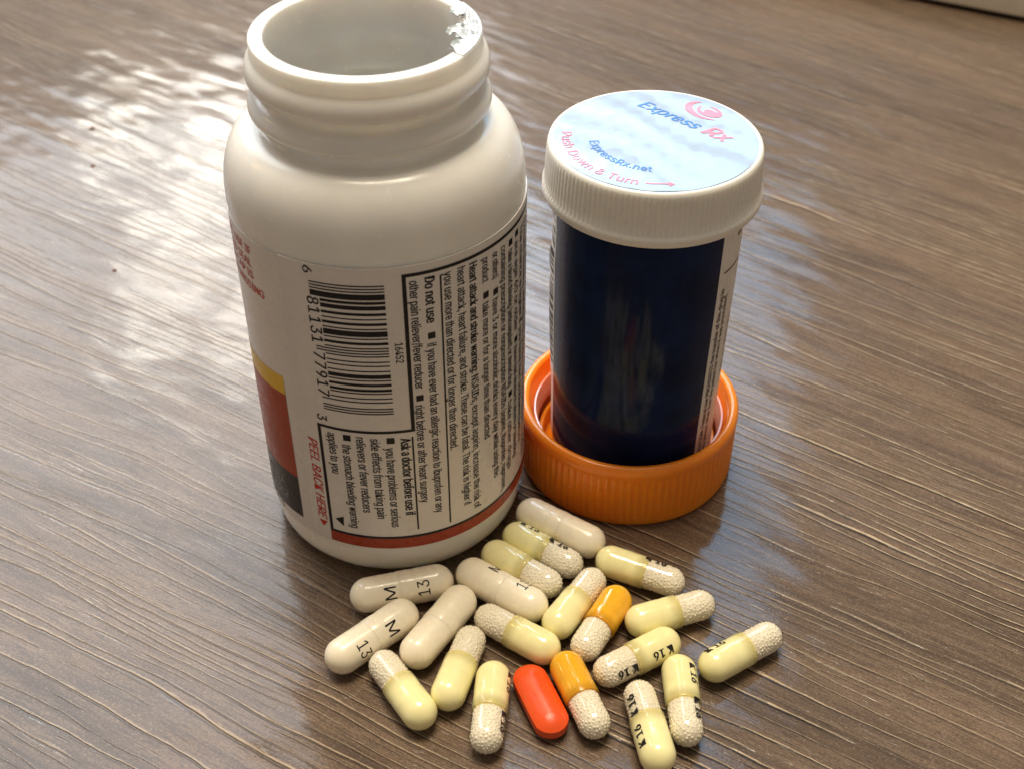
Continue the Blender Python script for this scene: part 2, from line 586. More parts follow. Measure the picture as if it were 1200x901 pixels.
# inside, top to bottom
prof += [(16.2, 88.5), (17.0, 86.2), (20.0, 83.8), (23.0, 79.5), (24.2, 75), (24.3, 40), (24.2, 6.0), (22.5, 2.2), (19, 1.4), (0.0, 1.4)]
prof = [(0.0, 0.9), (17.0, 0.9), (18.6, 0.35)] + prof[0:]
a = MB()
lathe(a, prof, 128)
a.build('body', M['hdpe'], bottle, sharp=70, recalc=True)


def on_cyl(R):
    def f(phi, z, dr=0.0):
        return ((R + dr) * math.cos(R_(phi)), (R + dr) * math.sin(R_(phi)), z)
    return f


def wrap_patch(mb, R, p0, p1, z0f, z1f, mi=0, step=3.0, radf=None, zdiv=1):
    """curved patch; z0f/z1f numbers or functions of phi"""
    n = max(1, int(abs(p1 - p0) / step))
    vs, fs = [], []
    for i in range(n + 1):
        p = p0 + (p1 - p0) * i / n
        za = z0f(p) if callable(z0f) else z0f
        zb = z1f(p) if callable(z1f) else z1f
        for k in range(zdiv + 1):
            z = za + (zb - za) * k / zdiv
            rr = R + (radf(p, z) if radf else 0)
            vs.append((rr * math.cos(R_(p)), rr * math.sin(R_(p)), z))
    m_ = zdiv + 1
    for i in range(n):
        for k in range(zdiv):
            A = i * m_ + k
            fs.append((A, A + m_, A + m_ + 1, A + 1))
    mb.add(vs, fs, mi)


def label_sheet(name, R, p0, p1, z0, z1, thick, mat, parent, radf=None, zdiv=1, step=2.0):
    """a closed thin curved sheet"""
    n = max(1, int(abs(p1 - p0) / step))
    vs, fs = [], []
    for lay in (0, 1):
        for i in range(n + 1):
            p = p0 + (p1 - p0) * i / n
            for k in range(zdiv + 1):
                z = z0 + (z1 - z0) * k / zdiv
                rr = R + lay * thick + (radf(p, z) if radf else 0)
                vs.append((rr * math.cos(R_(p)), rr * math.sin(R_(p)), z))
    m_ = zdiv + 1
    N = (n + 1) * m_
    for i in range(n):
        for k in range(zdiv):
            A = i * m_ + k
            fs.append((A + N, A + m_ + N, A + m_ + 1 + N, A + 1 + N))
            fs.append((A, A + 1, A + m_ + 1, A + m_))
    for i in range(n):
        A, B = i * m_, (i + 1) * m_
        fs.append((A, B, B + N, A + N))
        A, B = i * m_ + zdiv, (i + 1) * m_ + zdiv
        fs.append((A, A + N, B + N, B))
    for k in range(zdiv):
        A = k
        fs.append((A, A + N, A + 1 + N, A + 1))
        A = n * m_ + k
        fs.append((A, A + 1, A + 1 + N, A + N))
    mb = MB()
    mb.add(vs, fs)
    return mb.build(name, mat, parent, sharp=40)


# wrap-round label, and the thicker peel-back booklet on top of it
label = label_sheet('label', BR - 0.12, -300, 59, 8.6, 73.0, 0.14, M['paper'], bottle)
booklet = label_sheet('booklet', BR + 0.03, -122.8, 40, 8.9, 73.4, 0.22, M['paper'], bottle, step=0.6,
                      radf=lambda p, z: 0.45 * math.exp(-(p + 122.8) / 0.8) * (0.35 + 0.65 * abs(math.sin(z * 0.09))), zdiv=16)
RI = BR + 0.30        # ink on the booklet
RL = BR + 0.075       # ink on the label below
DEG = 180 / PI


def down(R, phi, zstart):
    """text that reads downwards, letter tops to the right; phi is the letters' centre line"""
    def f(x, y):
        p = phi + y / R * DEG
        return (R * math.cos(R_(p)), R * math.sin(R_(p)), zstart - x)
    return f


def across(R, phi, z):
    def f(x, y):
        p = phi + x / R * DEG
        return (R * math.cos(R_(p)), R * math.sin(R_(p)), z + y)
    return f


def tline(mb, s, phi, za, zb, h=1.6, bold=0.020, shear=0.0, mi=0, R=RI):
    put_text(mb, s, down(R, phi, za), h, length=None if zb is None else za - zb, bold=bold, shear=shear, mi=mi, y0=-h / 2)


def square(mb, phi, z, s, R=RI):
    d = s / R * DEG / 2
    wrap_patch(mb, R, phi - d, phi + d, z - s / 2, z + s / 2)


# ruled frame of the warning panel
fr = MB()
wrap_patch(fr, RI, -76.0, 38, 71.3, 71.95)
wrap_patch(fr, RI, -76.9, -75.4, 38.6, 71.95, step=2)
wrap_patch(fr, RI, -113.3, -76.9, 38.6, 39.2)
wrap_patch(fr, RI, -114.6, -113.2, 11.9, 39.2, step=2)
wrap_patch(fr, RI, -113.2, 38, 11.9, 12.5)
wrap_patch(fr, RI, -63.0, -62.3, 13.5, 70.4, step=2)
wrap_patch(fr, RI, -77.0, -76.3, 13.9, 37.4, step=2)
wrap_patch(fr, RI, -111.0, -110.99, 15.5, 15.51)
fr.build('panel_frame', M['black'], booklet, smooth=True)
rb = MB()
wrap_patch(rb, RI, -114.6, 38, 9.3, 11.88)
rb.build('red_stripe', M['brick_ink'], booklet)

wt = MB()
BO = 0.038
tline(wt, 'other pain reliever/fever reducer', -72.6, 70.4, 48.0)
square(wt, -72.8, 45.9, 1.3)
tline(wt, 'right before or after heart surgery', -73.1, 44.3, 20.7)
tline(wt, 'Do not use', -66.8, 70.6, 61.5, bold=BO, h=1.75)
square(wt, -67.0, 58.8, 1.3)
tline(wt, 'if you have ever had an allergic reaction to ibuprofen or any', -67.2, 57.2, 17.2)
tline(wt, 'you use more than directed or for longer than directed.', -59.6, 70.6, 31.9)
tline(wt, 'heart attack, heart failure, and stroke. These can be fatal. The risk is higher if', -54.2, 70.6, 16.2)
tline(wt, 'Heart attack and stroke warning:', -48.9, 70.5, 47.5, bold=BO, h=1.65)
tline(wt, 'NSAIDs, except aspirin, increase the risk of', -49.1, 46.8, 14.1)
tline(wt, 'product', -42.8, 70.1, 65.3)
square(wt, -42.8, 62.6, 1.3)
tline(wt, 'take more or for a longer time than directed', -42.9, 61.2, 30.3)
tline(wt, 'or others)', -37.3, 70.0, 64.8)
square(wt, -37.3, 62.0, 1.3)
tline(wt, 'have 3 or more alcoholic drinks every day while using this', -37.5, 60.6, 18.7)
tline(wt, 'containing prescription or nonprescription NSAIDs (aspirin, ibuprofen, naproxen,', -32.2, 70.0, 13.3)
square(wt, -27.0, 69.3, 1.3)
tline(wt, 'take a blood thinning (anticoagulant) or steroid drug', -27.0, 67.9, 38.0)
square(wt, -27.0, 36.0, 1.3)
tline(wt, 'take other drugs', -27.2, 34.5, 17.3)
square(wt, -21.6, 69.7, 1.3)
tline(wt, 'are age 60 or older', -21.6, 68.2, 49.0)
square(wt, -21.6, 47.0, 1.3)
tline(wt, 'have had stomach ulcers or bleeding', -21.8, 45.5, 18.5)
tline(wt, 'The chance is higher if you have had problems before', -16.2, 70.0, 20.0)
tline(wt, 'Stomach bleeding warning: this product may cause severe bleeding', -10.8, 70.0, 15.0)
tline(wt, 'Allergy alert: may cause a severe allergic reaction', -5.4, 70.0, 15.0)
tline(wt, 'Ask a doctor before use if', -79.4, 37.2, 17.9, bold=BO, h=1.8)
square(wt, -85.2, 36.9, 1.4)
tline(wt, 'you have problems or serious', -85.6, 35.2, 15.1, h=1.7)
tline(wt, 'side effects from taking pain', -91.2, 37.4, 17.4, h=1.7)
tline(wt, 'relievers or fever reducers', -96.9, 37.6, 18.8, h=1.7)
square(wt, -102.4, 37.1, 1.4)
tline(wt, 'the stomach bleeding warning', -102.9, 35.4, 14.2, h=1.7)
tline(wt, 'applies to you', -108.6, 37.6, 27.7, h=1.7)
on = on_cyl(RI)
wt.add([on(-111.6, 15.6), on(-107.7, 16.6), on(-108.0, 14.0)], [(0, 2, 1)])
tline(wt, '16452', -79.4, 58.4, 54.2, h=1.35)
wt.build('warning_text', M['black'], booklet, smooth=False)

# UPC bars, long side around the bottle
LC = {'0': '0001101', '1': '0011001', '2': '0010011', '3': '0111101', '4': '0100011', '5': '0110001', '6': '0101111', '7': '0111011', '8': '0110111', '9': '0001011'}
code = '681131779173'
bits = [('101', True)]
for i, c in enumerate(code[:6]):
    bits.append((LC[c], i == 0))
bits.append(('01010', True))
for i, c in enumerate(code[6:]):
    bits.append((''.join('1' if q == '0' else '0' for q in LC[c]), i == 5))
bits.append(('101', True))
bc = MB()
zt, mod_w = 70.2, 27.2 / 95
pos = 0
for s, long_ in bits:
    i = 0
    while i < len(s):
        if s[i] == '1':
            j = i
            while j < len(s) and s[j] == '1':
                j += 1
            wrap_patch(bc, RI, -110.6 if long_ else -107.0, -83.2, zt - (pos + j) * mod_w + 0.03, zt - (pos + i) * mod_w)
            i = j
        else:
            i += 1
    pos += len(s)
for k, c in enumerate('81131'):
    tline(bc, c, -109.8, zt - (10 + 7 * k) * mod_w - 0.35, None, h=2.1)
for k, c in enumerate('77917'):
    tline(bc, c, -109.8, zt - (50 + 7 * k) * mod_w - 0.35, None, h=2.1)
tline(bc, '6', -110.6, 73.0, 71.6, h=1.6)
tline(bc, '3', -112.0, 41.5, 40.2, h=1.9)
bc.build('barcode', M['black'], booklet, smooth=True)

pb = MB()
tline(pb, 'PEEL BACK HERE', -117.9, 34.9, 14.4, h=1.95, bold=0.03, shear=0.25)
pb.add([on(-119.9, 13.9), on(-115.7, 13.9), on(-118.0, 12.3)], [(0, 2, 1)])
pb.build('peel_text', M['red_ink'], booklet, smooth=False)

# front panel of the label seen at the left edge
sl = lambda base: (lambda p: base + (p + 130) * 0.045)
cp = MB()
wrap_patch(cp, RL, -215, -130.2, sl(42.1), sl(46.3), mi=0)
wrap_patch(cp, RL, -215, -130.2, sl(21.8), sl(42.1), mi=1)
wrap_patch(cp, RL, -215, -130.2, sl(11.2), sl(21.8), mi=2)
cp.build('colour_panel', [M['yellow_ink'], M['brick_ink'], M['coal_ink']], label)
rt = MB()
for s, pe, z in (('DO NOT USE IF', -139.5, 69.6), ('PRINTED SEAL', -140.5, 67.0), ('UNDER CAP IS', -140.5, 64.6), ('BROKEN OR MISSING', -134.5, 61.9)):
    w = text2d(s, 0.03)[2] * 1.55
    put_text(rt, s, across(RL, pe - w / RL * DEG, z), 1.6, length=w, bold=0.03)
rt.build('seal_warning_text', M['red_ink'], label, smooth=False)
gt = MB()
put_text(gt, 'J36A', across(RL + 0.03, -158, 16.4), 2.1, length=8.0)
put_text(gt, '0822', across(RL + 0.03, -157, 13.2), 2.1, length=8.0)
gt.build('lot_number', M['grey_ink'], label, smooth=False)
lt = MB()
put_text(lt, 'TABLETS', across(RL, -165, 8.9), 1.5, length=9.0)
lt.build('count_text', M['black'], label, smooth=False)

# torn seal left on the rim
random.seed(5)
sv, sf = [], []
na, nr = 46, 8
for i in range(na + 1):
    t = i / na
    ang = -31 + 66 * t
    env = math.sin(PI * min(1, max(0, t))) ** 0.5
    inner = 17.2 - 4.0 * env * (0.68 + 0.32 * math.sin(t * 15 + 0.4)) + random.uniform(-0.55, 0.55) * env
    if 0.30 < t < 0.38:
        inner -= 0.8
    for k in range(nr + 1):
        s = k / nr
        r = 18.45 + (inner - 18.45) * s
        over = max(0.0, 16.4 - r)
        z = 101.70 + random.uniform(0, 0.06) * (0.3 + s) - over * 0.22 + 0.28 * math.sin(ang * 0.55 + s * 5) * s * (over > 0) + (0.5 * random.random() * (k == nr))
        z = max(z, 101.69) if over <= 0 else z
        sv.append((r * math.cos(R_(ang)), r * math.sin(R_(ang)), z))
for i in range(na):
    for k in range(nr):
        A = i * (nr + 1) + k
        sf.append((A, A + 1, A + nr + 2, A + nr + 1))
N = len(sv)
sv2 = sv + [(x, y, z + 0.05) for x, y, z in sv]
ff = [tuple(reversed(f)) for f in sf] + [tuple(i + N for i in f) for f in sf]
edge = [i * (nr + 1) for i in range(na + 1)] + [na * (nr + 1) + k for k in range(1, nr + 1)] + [i * (nr + 1) + nr for i in range(na - 1, -1, -1)] + [k for k in range(nr - 1, 0, -1)]
for i in range(len(edge)):
    A, B = edge[i], edge[(i + 1) % len(edge)]
    ff.append((A, B, B + N, A + N))
a = MB()
a.add(sv2, ff)
seal = a.build('torn_seal', M['foil'], bottle, smooth=False)
st = MB()
for s, rr, a0, h in (('SEALED FOR', 17.2, -8, 1.35), ('YOUR PRO', 15.6, -14, 1.3)):
    def fcirc(x, y, rr=rr, a0=a0):
        # reads along the rim, tops outward
        an = R_(a0 + 34) - x / rr
        r = rr + y - 0.5
        return (r * math.cos(an), r * math.sin(an), 101.98)
    put_text(st, s, fcirc, h, length=h * text2d(s)[2] * 0.9)
st.build('seal_print', M['tan_ink'], seal, smooth=False)

# ------------------------------------------------------------------ the orange cap under the vial
ocap = empty('screw_cap', (24.64, -22.19, 0), 'upturned orange ribbed screw cap lying open side up under the dark blue vial', 'cap')
prof = [(0, 0.25), (21.6, 0.25), (22.2, 0.0), (22.6, 0.25), (22.75, 0.8), (22.75, 1.6), (22.75, 11.9), (22.75, 12.8), (22.9, 13.2), (23.0, 14.0), (22.95, 14.9), (22.6, 15.5), (22.1, 15.77),
        (21.6, 15.75), (21.15, 15.45), (20.95, 14.9), (20.8, 13.2), (20.3, 12.4), (20.2, 11.0), (19.9, 10.4), (20.3, 9.7), (20.3, 7.4), (19.8, 6.6), (20.2, 5.8), (20.2, 2.4), (19.8, 1.9), (0, 1.9)]


def rib(a_, k):
    if 5 <= k <= 6:
        s = math.sin(a_ * 92)
        return 0.17 * s
    return 0.0


a = MB()
lathe(a, prof, 736, mod=rib)
a.build('shell', M['orange'], ocap, sharp=75, recalc=True)
a = MB()
lathe(a, [(20.05, 1.95), (20.05, 12.2), (19.9, 12.5), (19.6, 12.5), (19.4, 12.1), (19.4, 8.6), (19.1, 8.2), (19.1, 7.4), (19.4, 7.0), (19.4, 1.95)], 128)
a.build('sheen_sleeve', M['sheen_sleeve'], ocap, sharp=50, recalc=True)  # added sleeve; its pale colour stands in for sheen on the orange wall
a = MB()
lathe(a, [(17.9, 1.95), (17.9, 5.6), (18.1, 5.9), (18.7, 5.9), (18.9, 5.6), (18.9, 1.95)], 128)
a.build('inner_ring', M['orange'], ocap, sharp=50, recalc=True)

# ------------------------------------------------------------------ the vial
VR = 17.35
vial = empty('prescription_vial', (25.58, -22.06, 1.95), 'dark blue labelled prescription vial with white cap, standing in the orange cap', 'vial')
VZ = 1.95
a = MB()
lathe(a, [(0, 0.3), (15.2, 0.3), (15.8, 0.0), (16.5, 0.3), (16.85, 1.2), (VR, 50), (VR, 66.5), (VR - 1.1, 66.5), (VR - 1.1, 50), (15.7, 2.2), (0, 2.0)], 96)
a.build('body', M['amber'], vial, sharp=50, recalc=True)


def vflap(p, z):
    # the free end of the label stands off the vial a little
    q = p % 360
    d = (q - 178) / 9.0
    zz = (z - 38) / 14.0
    return 0.10 + math.exp(-d * d) * (0.25 + 0.55 * math.exp(-zz * zz) + 0.35 * max(0, math.sin(z * 0.55)) * (z > 44)) - (0.30 if z < 20 else 0) * math.exp(-d * d) * 0.5


def vrad(p, z):
    zz = z + VZ
    base = -0.5 * (1 - min(1, max(0, (zz - 3) / 47.0)))
    return base + vflap(p, z)


vlabel = label_sheet('label', VR, -190, 60, 5.5, 64.5, 0.12, M['paper'], vial, radf=vrad, zdiv=26, step=2.0)
rv = lambda p, z: vrad(p, z) + 0.15
lp = MB()
wrap_patch(lp, VR, -170.5, -46.0, 5.6, 64.4, radf=rv, zdiv=26, step=2.0)
lp.build('navy_panel', M['navy'], vlabel)


def up(phi, z0):
    def f(x, y):
        z = z0 + x
        p = phi - y / VR * DEG
        r = VR + rv(p, z)
        return (r * math.cos(R_(p)), r * math.sin(R_(p)), z)
    return f


vt = MB()
put_text(vt, 'CAUTION: Federal law PROHIBITS the transfer of this drug to', up(-38.2, 7.0), 1.25, length=42.0, bold=0.04)
put_text(vt, 'any person other than the patient for whom it was prescribed.', up(-32.6, 7.0), 1.25, length=40.0, bold=0.03)
put_text(vt, 'QTY 30   REFILLS 0', up(-20, 26.0), 1.3, length=14.0)
put_text(vt, 'Rx', up(-22, 59.0), 2.0, length=3.0, bold=0.03)
wrap_patch(vt, VR, -41, -20, 52.6, 53.0, radf=rv, zdiv=1)
wrap_patch(vt, VR, -31.5, -27, 60.8, 61.6, radf=rv, zdiv=1)
vt.build('label_text', M['maroon'], vlabel, smooth=False)
random.seed(3)
vb = MB()
z = 62.5
while z > 24:
    w = random.choice((0.45, 0.45, 0.9, 1.3))
    wrap_patch(vb, VR, -189, -172.5, lambda p, z=z, w=w: z - w - (p + 172) * 0.05, lambda p, z=z: z - (p + 172) * 0.05, radf=rv, step=2)
    z -= w + random.choice((0.45, 0.45, 0.9))
vb.build('label_barcode', M['black'], vlabel)

# white cap on the vial
def crib(a_, k):
    return 0.085 * math.sin(a_ * 124) if k in (5, 6, 7) else 0.0


prof = [(17.9, 64.2), (18.1, 63.75), (20.0, 63.75), (20.25, 64.3), (20.2, 65.6), (19.85, 66.0), (19.72, 68.0), (19.5, 72.2), (19.42, 73.2), (19.2, 73.85), (18.85, 74.1), (18.55, 74.12), (18.45, 74.0), (0, 74.0)]
a = MB()
lathe(a, prof, 992, mod=crib)
vcap = a.build('safety_cap', M['cap_white'], vial, sharp=60, recalc=True)
# sticker, slightly cockled
sv, sf = [], []
nr, na = 22, 120


def sz(x, y):
    s = 0.10 + 0.05 * math.sin(0.35 * x + 0.9 * y * 0.3 + 0.6) + 0.04 * math.sin(0.9 * (0.7 * x + 0.7 * y) + 1.3 * math.sin(0.3 * x)) + 0.025 * math.sin(1.7 * (0.8 * x - 0.5 * y))
    return 74.02 + 0.06 + s


sv.append((0, 0, sz(0, 0)))
for k in range(1, nr + 1):
    r = 18.35 * k / nr
    for i in range(na):
        t = 2 * PI * i / na
        x, y = r * math.cos(t), r * math.sin(t)
        sv.append((x, y, sz(x, y)))
for i in range(na):
    sf.append((0, 1 + i, 1 + (i + 1) % na))
for k in range(1, nr):
    for i in range(na):
        A = 1 + (k - 1) * na
        B = 1 + k * na
        sf.append((A + i, B + i, B + (i + 1) % na, A + (i + 1) % na))
base = 1 + (nr - 1) * na
nb = len(sv)
for i in range(na):
    x, y, z = sv[base + i]
    sv.append((x, y, 74.01))
for i in range(na):
    j = (i + 1) % na
    sf.append((base + i, nb + i, nb + j, base + j))
a = MB()
a.add(sv, sf)
a.build('sticker', M['sticker'], vcap, sharp=60, recalc=True)
th = R_(-43)
ct, sn = math.cos(th), math.sin(th)


def lay(x, y):
    X, Y = x * ct - y * sn, x * sn + y * ct
    return (X, Y, sz(X, Y) + 0.07)


def arc(r, a0):
    """reads left to right along the lower rim, letter tops to the middle"""
    def f(x, y):
        an = R_(a0) + x / r
        X, Y = (r - y) * math.cos(an), (r - y) * math.sin(an)
        return (X, Y, sz(X, Y) + 0.07)
    return f


sb = MB()
put_text(sb, 'Express', lambda x, y: lay(x - 10.2, y + 7.4), 2.6, length=13.6, bold=0.02, shear=0.35, flat=True)
put_text(sb, 'ExpressRx.net', arc(12.1, 186), 1.75, length=16.0, bold=0.012, flat=True)
sb.build('sticker_blue_text', M['blue_ink'], vcap, smooth=False)
sp_ = MB()
put_text(sp_, 'Rx', lambda x, y: lay(x + 4.6, y + 7.2), 3.2, length=5.6, bold=0.03, shear=0.3, flat=True)
put_text(sp_, 'Push Down & Turn', arc(16.9, 173), 1.9, length=24.0, bold=0.012, flat=True)
# arrow after the words
for i in range(6):
    r0, r1 = 16.0, 16.25
    A0, A1 = 259 + i * 2.6, 259 + (i + 1) * 2.6
    q = []
    for an, rr in ((A0, r0), (A0, r1), (A1, r1), (A1, r0)):
        X, Y = rr * math.cos(R_(an)), rr * math.sin(R_(an))
        q.append((X, Y, sz(X, Y) + 0.07))
    sp_.add(q, [(0, 1, 2, 3)])
q = []
for an, rr in ((273, 15.4), (273, 16.9), (277, 16.12)):
    X, Y = rr * math.cos(R_(an)), rr * math.sin(R_(an))
    q.append((X, Y, sz(X, Y) + 0.07))
sp_.add(q, [(0, 1, 2)])
# the swoosh mark: a round blob with a pale eye and two wing lines


def ell(mb, cx, cy, rx, ry, a0=0, a1=360, w=None, n=28, rot=0):
    vs, fs = [], []
    for i in range(n + 1):
        t = R_(a0 + (a1 - a0) * i / n)
        for s in ((1.0, 0.0) if w is None else (1.0, 1.0 - w * math.sin(PI * i / n))):
            X, Y = rx * s * math.cos(t), ry * s * math.sin(t)
            X, Y = X * math.cos(rot) - Y * math.sin(rot), X * math.sin(rot) + Y * math.cos(rot)
            vs.append(lay(cx + X, cy + Y))
    for i in range(n):
        fs.append((2 * i, 2 * i + 2, 2 * i + 3, 2 * i + 1))
    mb.add(vs, fs)


ell(sp_, 1.2, 14.6, 2.6, 1.7, 150, 480, w=0.55)
ell(sp_, 0.3, 14.3, 4.2, 2.7, 120, 330, w=0.42)
ell(sp_, 1.6, 14.5, 1.5, 0.75)
sp_.build('sticker_pink_text', M['pink_ink'], vcap, smooth=False)

# ------------------------------------------------------------------ capsules
NSEG = 40


def cap_profile(R, x_open, x_end, lip):
    """hemispherical end at x_end (towards +x), open end at x_open"""
    s = 1 if x_end > x_open else -1
    pr = [(R - lip, x_open)] if lip else []
    pr += [(R - 0.03, x_open + s * 0.02), (R, x_open + s * 0.15)]
    xc = x_end - s * R
    for f in (0.25, 0.36, 0.44, 0.52, 0.75):
        x = x_open + (xc - x_open) * f
        pr.append((R - (0.05 if 0.35 < f < 0.5 and lip else 0), x))
    for k in range(0, 11):
        t = R_(90 * k / 10)
        pr.append((R * math.cos(t) if k < 10 else 0.0, xc + s * R * math.sin(t)))
    return pr


def half_mesh(R, x_open, x_end, lip):
    a_ = MB()
    pr = cap_profile(R, x_open, x_end, lip)
    if x_end < x_open:
        pr = pr[::-1]
    lathe(a_, pr, NSEG, axis='X')
    return a_


def ico():
    bm = bmesh.new()
    bmesh.ops.create_icosphere(bm, subdivisions=2, radius=1.0)
    bm.verts.ensure_lookup_table()
    vs = [tuple(v.co) for v in bm.verts]
    fs = [tuple(v.index for v in f.verts) for f in bm.faces]
    bm.free()
    return vs, fs


ICO = ico()


def bead_mesh(seed, xo):
    rnd = random.Random(seed)
    mb = MB()
    Rb, xe = 2.61, -9.1
    xc = xe + 3.03
    pts = []
    tries = 0
    while tries < 4200 and len(pts) < 520:
        tries += 1
        A_cyl = (xo - xc) * 2 * PI * Rb
        A_hem = 2 * PI * Rb * Rb
        if rnd.random() < A_cyl / (A_cyl + A_hem):
            t = rnd.uniform(0, 2 * PI)
            p = (rnd.uniform(xc, xo), Rb * math.cos(t), Rb * math.sin(t))
        else:
            c = rnd.uniform(0, 1)
            t = rnd.uniform(0, 2 * PI)
            s = math.sqrt(1 - c * c)
            p = (xc - Rb * c, Rb * s * math.cos(t), Rb * s * math.sin(t))
        if all((p[0] - q[0]) ** 2 + (p[1] - q[1]) ** 2 + (p[2] - q[2]) ** 2 > 0.27 for q in pts):
            pts.append(p)
    for p in pts:
        r = rnd.uniform(0.28, 0.35)
        mb.add([(p[0] + r * v[0], p[1] + r * v[1], p[2] + r * v[2]) for v in ICO[0]], ICO[1])
    core = [(2.82, xo)] + [(2.82 * math.cos(R_(9 * k)) if k < 10 else 0.0, xc - 2.82 * math.sin(R_(9 * k))) for k in range(11)]
    lathe(mb, [(0, xo)] + core, 20, axis='X')
    return mb


def link(name, me, parent, kind=None):
    o = bpy.data.objects.new(name, me)
    COL.objects.link(o)
    o.parent = parent
    if kind:
        o['kind'] = kind
    return o


def proto_mesh(mb, mat):
    o = mb.build('proto', mat, recalc=True)
    me = o.data
    bpy.data.objects.remove(o)
    return me


XO = -1.3
ycap = proto_mesh(half_mesh(3.18, XO, 9.1, 0.15), M['yellow_gel'])
ocap_m = proto_mesh(half_mesh(3.18, XO, 9.1, 0.15), M['orange_gel'])
cbody = proto_mesh(half_mesh(3.03, 0.2, -9.1, 0.0), M['clear'])
bead_ms = [proto_mesh(bead_mesh(s, XO + 3.4), M['beads']) for s in (11, 12, 13)]
wcap = proto_mesh(half_mesh(3.43, -0.6, 10.0, 0.06), M['white_gel'])
wbody = proto_mesh(half_mesh(3.36, 0.8, -10.0, 0.0), M['white_gel'])


def imprint(parent, items, Rc, Rb, xo):
    """items: (text, x centre, roll from +z towards +y, direction, height, length, bold)"""
    mb = MB()
    for s, xc, roll, mode, h, ln, bold in items:
        vs, fs, w, hh = text2d(s, bold)
        vs, fs = split_tris(vs, fs, 0.3)
        sx = ln / w
        out = []
        for x, y in vs:
            a_, b_ = x * sx - ln / 2, y * h - h / 2
            if mode == '+x':       # reads towards +x, tops to larger y side
                X, T = xc + a_, b_
            elif mode == '-x':
                X, T = xc - a_, -b_
            elif mode == 'tops+x':  # wraps round, letter tops towards +x
                X, T = xc + b_, -a_
            else:                  # letter tops towards -x
                X, T = xc - b_, a_
            R = (Rc if X > xo else Rb) + 0.012
            t = R_(roll) + T / R
            out.append((X, R * math.sin(t), R * math.cos(t)))
        mb.add(out, fs)
        if FONT and bold > 0:
            for k, d in ((1, bold * 1.3), (2, -bold * 1.3)):
                o2 = []
                for X, Y, Z in out:
                    r_ = math.hypot(Y, Z)
                    t = math.atan2(Y, Z) + (d * h / r_ if 'tops' in mode else 0)
                    r_ += 0.003 * k
                    o2.append((X + (0 if 'tops' in mode else d * h), r_ * math.sin(t), r_ * math.cos(t)))
                mb.add(o2, fs)
    return mb.build('imprint', M['black'], parent, smooth=False)


def make_capsule(idx, kind, mid, ang, cap_at_b, items, label, group):
    """ang: direction A->B of the axis; items given in A->B coordinates with roll towards the left of A->B"""
    white = kind == 'white'
    Rc, Rb, L = (3.43, 3.36, 20.0) if white else (3.18, 3.03, 18.2)
    name = 'white_capsule' if white else ('yellow_capsule' if kind == 'yellow' else 'orange_capsule')
    o = empty(name, (mid[0], mid[1], (Rc + Rb) / 2 + 0.01), label, 'capsule', group=group)
    flip = 0 if cap_at_b else 180
    tilt = math.atan2(Rc - Rb, L - Rc - Rb)
    o.rotation_euler = (0, -tilt, R_(ang + flip))
    if white:
        link('cap', wcap, o)
        link('body', wbody, o)
    else:
        link('cap', ycap if kind == 'yellow' else ocap_m, o)
        link('body', cbody, o)
        link('beads', bead_ms[idx % 3], o, 'stuff')
    if items:
        its = []
        for s, xc, roll, mode, h, ln, bold in items:
            if flip:
                xc, roll = -xc, -roll
                mode = {'+x': '-x', '-x': '+x', 'tops+x': 'tops-x', 'tops-x': 'tops+x'}[mode]
            its.append((s, xc, roll, mode, h, ln, bold))
        imprint(o, its, Rc, Rb, -0.6 if white else XO)
    return o


